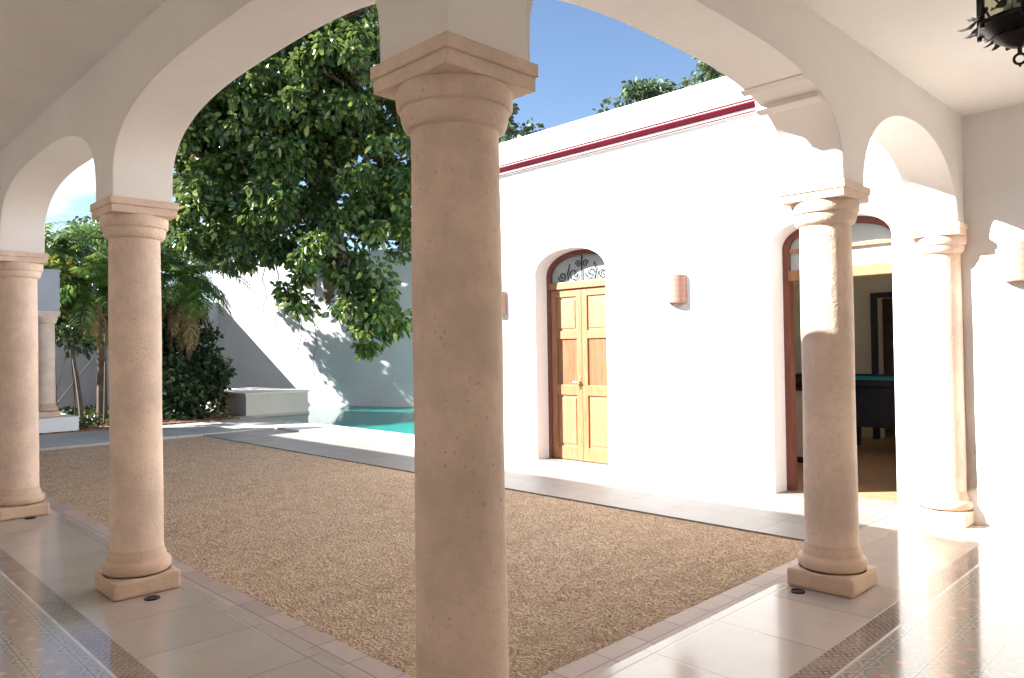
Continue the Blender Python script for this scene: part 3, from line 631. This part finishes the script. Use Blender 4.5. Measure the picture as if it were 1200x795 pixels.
# dangling aerial roots below the low branches
ar = MB()
for x, y, z0, z1 in ((6.9, 13.6, 3.6, 1.0), (7.15, 13.4, 3.4, .7), (6.5, 13.9, 3.5, 1.9), (8.2, 12.9, 3.0, 1.4), (6.2, 13.9, 3.8, 2.2)):
    ar.tube([(x - 10.2 + .04 * math.sin(i * 1.7), y - 17.6 + .04 * math.cos(i * 2.1), z0 + (z1 - z0) * i / 8) for i in range(9)], [.014 - .001 * i for i in range(9)], 5)
ar.build('aerial_roots', 'stem', bt)

def far_tree(base, lobes, label):
    b = Vector(base); tree('distant_tree', base, [base, tuple(b + Vector((.1, .1, 5))), tuple(b + Vector((.1, .2, 6.8)))], .25, lobes, 14, .42, 55, .2, .06, 'leaf2', label, group='trees beyond the white building')
far_tree((13.4, 14.4, -.06), [(13.75, 13.6, 7.9, .95), (13.4, 14.4, 7.2, .9), (13.9, 13.3, 7.2, .8)], 'small dark tree top just right of the big corner column')
far_tree((17.2, 10.2, -.06), [(16.2, 11.1, 8.5, .8), (16.65, 10.7, 8.75, .75), (17.15, 10.3, 8.75, .75), (17.7, 9.7, 9.1, .75), (18.0, 9.45, 9.75, .55), (18.4, 9.0, 9.0, .8)], 'pale green tree top showing over the white parapet')

tree('added_shade_tree', (5.2, 20.3, .06), [(5.2, 20.3, .06), (5.25, 20.2, 2), (5.3, 20.0, 3.6)], .14, [(5.6, 19.7, 4.3, 1.0), (5.0, 20.2, 4.8, 1.0), (5.2, 19.9, 3.3, .8), (6.0, 20.3, 4.7, .9), (4.4, 20.3, 4.0, .9)], 26, .32, 70, .14, .045, 'leaf2', 'rounded green tree added at the back to shade the pool wall, behind the second left column and the palms')  # mostly hidden tree, added for the shade it casts on the pool wall
def frond(P, F, base, az, elev, L_, w, droop, nl=26, lw=.024, fan=False):
    """pinnate frond: a drooping rib with leaflets both sides"""
    base = Vector(base); h = Vector((math.cos(az), math.sin(az), 0)); sd = Vector((-h.y, h.x, 0)); prev = None
    def pt(t_): 
        e = elev - droop * t_; return base + (h * math.cos(elev - droop * t_ * .5) + Vector((0, 0, 1)) * math.sin(elev - droop * t_ * .5)) * (L_ * t_)
    def q(a, b, c, d): i = len(P); P.extend([a, b, c, d]); F.append((i, i + 1, i + 2, i + 3))
    for i in range(8):
        a, b = pt(i / 8), pt((i + 1) / 8); r_ = .014 * (1 - i / 9); q(a - sd * r_, b - sd * r_, b + sd * r_, a + sd * r_)
    for i in range(nl):
        t_ = .12 + .88 * i / (nl - 1); c = pt(t_); d = (pt(min(1, t_ + .03)) - pt(t_ - .03)).normalized()
        ll = w * math.sin(PI * (.12 + .83 * t_)) * random.uniform(.85, 1.1)
        for s in (-1, 1):
            v = (sd * s + d * random.uniform(.45, .75)).normalized() + Vector((0, 0, random.uniform(-.1, .15))); n_ = d * lw
            tip = c + v * ll + Vector((0, 0, -.28 * ll)); m_ = c + v * ll * .5 + Vector((0, 0, .02)); q(c - n_ * .5, m_ - n_, tip, m_ + n_)
def palm(name, base, crown, fr, label, L_=1.3, w=.38, skirt=0, tr=.09, group=None, sticks=None, emin=-.3, emax=1.35):
    t = empty(name, base, label=label, cat='palm', group=group); P, F = [], []
    c = Vector(crown) - Vector(base)
    for i in range(fr):
        frond(P, F, c + Vector((random.uniform(-.06, .06), random.uniform(-.06, .06), random.uniform(-.1, .1))), i * 2.399 + random.uniform(-.2, .2), random.uniform(emin, emax), L_ * random.uniform(.75, 1.15), w, random.uniform(1.0, 1.9))
    P = np.array([v[:] for v in P]); mesh_np('fronds', P, np.array(F), 'frond', t)
    MB().tube([(0, 0, 0), c * .5 + Vector((.05, .03, 0)), c], [tr * 1.2, tr, tr * .9], 10).build('trunk', 'bark', t)
    if skirt:
        P, F = [], []
        for i in range(skirt): frond(P, F, c + Vector((0, 0, -.1 - .3 * random.random())), i * 2.399, random.uniform(-1.2, -.6), L_ * .85, w * .5, .8)
        mesh_np('dead_fronds', np.array([v[:] for v in P]), np.array(F), 'dead', t)
def bush(name, base, lobes, per, cr, ln, LL, LW, mat, label, group=None, cat='shrub'):
    t = empty(name, base, label=label, cat=cat, group=group); b = np.array(base)
    cen, P, D = clumps(lobes, per, cr, ln); D = D + np.array([[0, 0, .9]]); P, F = leaves(P, D, LL, LW); mesh_np('foliage', P - b[None], F, mat, t)
    st = MB()
    for c in cen[::20]: st.tube([(random.uniform(-.12, .12), random.uniform(-.12, .12), 0), tuple((Vector(c) - Vector(base)) * .5 + Vector((0, 0, .1))), tuple(Vector(c) - Vector(base))], [.016, .010, .005], 5)
    st.build('stems', 'stem', t)
palm('palm_tree', (5.3, 15.9, .03), (5.1, 15.7, 3.2), 46, 'bushy palm with brown hanging dead fronds, right of the second left column', 1.55, .46, 22)
palm('palm_tree', (4.2, 16.2, .06), (4.1, 15.9, 3.6), 30, 'tall green palm hidden mostly behind the second left column', 1.45, .42)
palm('palm_tree', (2.6, 17.2, .06), (2.65, 16.9, 3.75), 40, 'full green palm between the two left columns', 1.35, .42, 8)
palm('palm_tree', (3.45, 16.0, .06), (3.3, 15.75, 2.9), 30, 'shorter bright palm in front, left of the second left column', 1.15, .36, 8)
bush('dark_shrub', (5.1, 15.35, .05), [(5.0, 15.5, .7, .8), (5.5, 15.9, .9, .8), (4.5, 15.4, .7, .75), (5.2, 16.4, 1.7, .95), (4.5, 16.4, 1.6, .8), (5.8, 16.8, 1.1, .8), (5.3, 16.8, 2.5, .7)], 50, .26, 60, .15, .04, 'dark', 'dense dark shrub at the foot of the bushy palm')
bush('leafy_shrub', (3.0, 16.6, .05), [(2.95, 16.4, 3.1, .45), (3.4, 16.1, 3.3, .4), (2.6, 16.8, 2.8, .5), (3.8, 16.3, 3.5, .4), (3.1, 16.6, 2.3, .5)], 50, .24, 40, .22, .036, 'bright', 'bright glossy shrub with long arching leaves between the two left columns')
bush('dark_shrub', (2.7, 17.6, .05), [(2.6, 17.4, 2.2, .6), (3.3, 17.4, 2.3, .6), (2.1, 17.8, 2.5, .7), (3.9, 17.5, 2.3, .65), (3.0, 18.0, 3.2, .7), (4.4, 18.0, 3.0, .7)], 44, .26, 50, .16, .04, 'dark', 'dark shrub behind the far pavilion column')
bush('yellow_plant', (2.62, 16.1, .06), [(2.62, 16.1, 3.35, .22), (2.45, 16.2, 3.4, .18)], 60, .14, 22, .18, .035, 'yellow', 'small patch of yellow foliage above the pavilion column', cat='plant')
# low ground cover in the bed
cnt = 2600; px = rng.uniform(.6, 5.7, cnt); py = rng.uniform(14.5, 18.8, cnt); keep = ~((px < 2.62) & (py < 16.3)); px, py = px[keep], py[keep]
P_ = np.stack([px, py, rng.uniform(.05, .22, len(px))], 1); D_ = rng.normal(size=P_.shape) + np.array([[0, 0, 1.2]]); P_, F_ = leaves(P_, D_, .16, .03); mesh_np('ground_cover', P_, F_, 'dark', kind='stuff')
cnt = 1800; px = rng.uniform(.6, 5.7, cnt); py = rng.uniform(14.5, 18.8, cnt); keep = ~((px < 2.62) & (py < 16.3)); px, py = px[keep], py[keep]
P_ = np.stack([px, py, rng.uniform(.062, .09, len(px))], 1); D_ = rng.normal(size=P_.shape) * np.array([[1, 1, .15]]); P_, F_ = leaves(P_, D_, .14, .035); mesh_np('fallen_leaves', P_, F_, 'dead', kind='stuff')
# slim young tree between the left columns
yt = empty('sapling', (2.85, 15.2, .06), label='slim young tree with a thin dark curved stem between the two left columns', cat='tree')
MB().tube([(0, 0, 0), (-.03, .02, .5), (-.08, .05, 1.0), (-.14, .1, 1.5), (-.12, .12, 1.9)], [.05, .045, .04, .032, .02], 8).build('trunk', 'stem', yt)
cen, P_, D_ = clumps([(-.12, .12, 1.95, .35), (.2, .1, 1.75, .25), (-.4, .2, 1.8, .22)], 70, .16, 16); P_, F_ = leaves(P_, D_, .15, .035); mesh_np('crown', P_, F_, 'dark', yt)
# orange heliconia bracts
hl = empty('orange_flower', (3.25, 15.15, .06), label='single orange flower spike crossing behind the second left column', cat='flower')
MB().tube([(0, 0, 0), (.03, .0, 1.6), (0, 0, 2.28)], [.02, .015, .012], 6).build('stalk', 'stem', hl)
fb = MB(); 
for i in range(5): leaf3(fb, (-.02 + i * .09, -.02 - i * .08, 2.28 + (i % 2) * .02), (1, -.9, .1 + .2 * (i % 2)), (0, 0, 1), .2, .035, .8)
fb.build('bracts', 'orange', hl)

# loose stones lying on the gravel
N = 46000; px = .43 + (3.53) * rng.random(N); py = .43 + 11.4 * rng.random(N) ** 1.5
rd = rng.uniform(.003, .0085, (N, 1)) * (1 + .25 * py[:, None] / 6); c = np.stack([px, py, np.full(N, -.011)], 1)
o6 = np.array([[1, 0, 0], [-1, 0, 0], [0, 1, 0], [0, -1, 0], [0, 0, .75], [0, 0, -.75]])
P_ = (c[:, None, :] + rd[:, None, :] * o6[None] * rng.uniform(.7, 1.5, (N, 6, 1))).reshape(-1, 3)
F_ = (np.arange(N)[:, None, None] * 6 + np.array([[0, 2, 4], [2, 1, 4], [1, 3, 4], [3, 0, 4]])[None]).reshape(-1, 3)
mesh_np('loose_pebbles', P_, F_, 'pebble', kind='stuff')
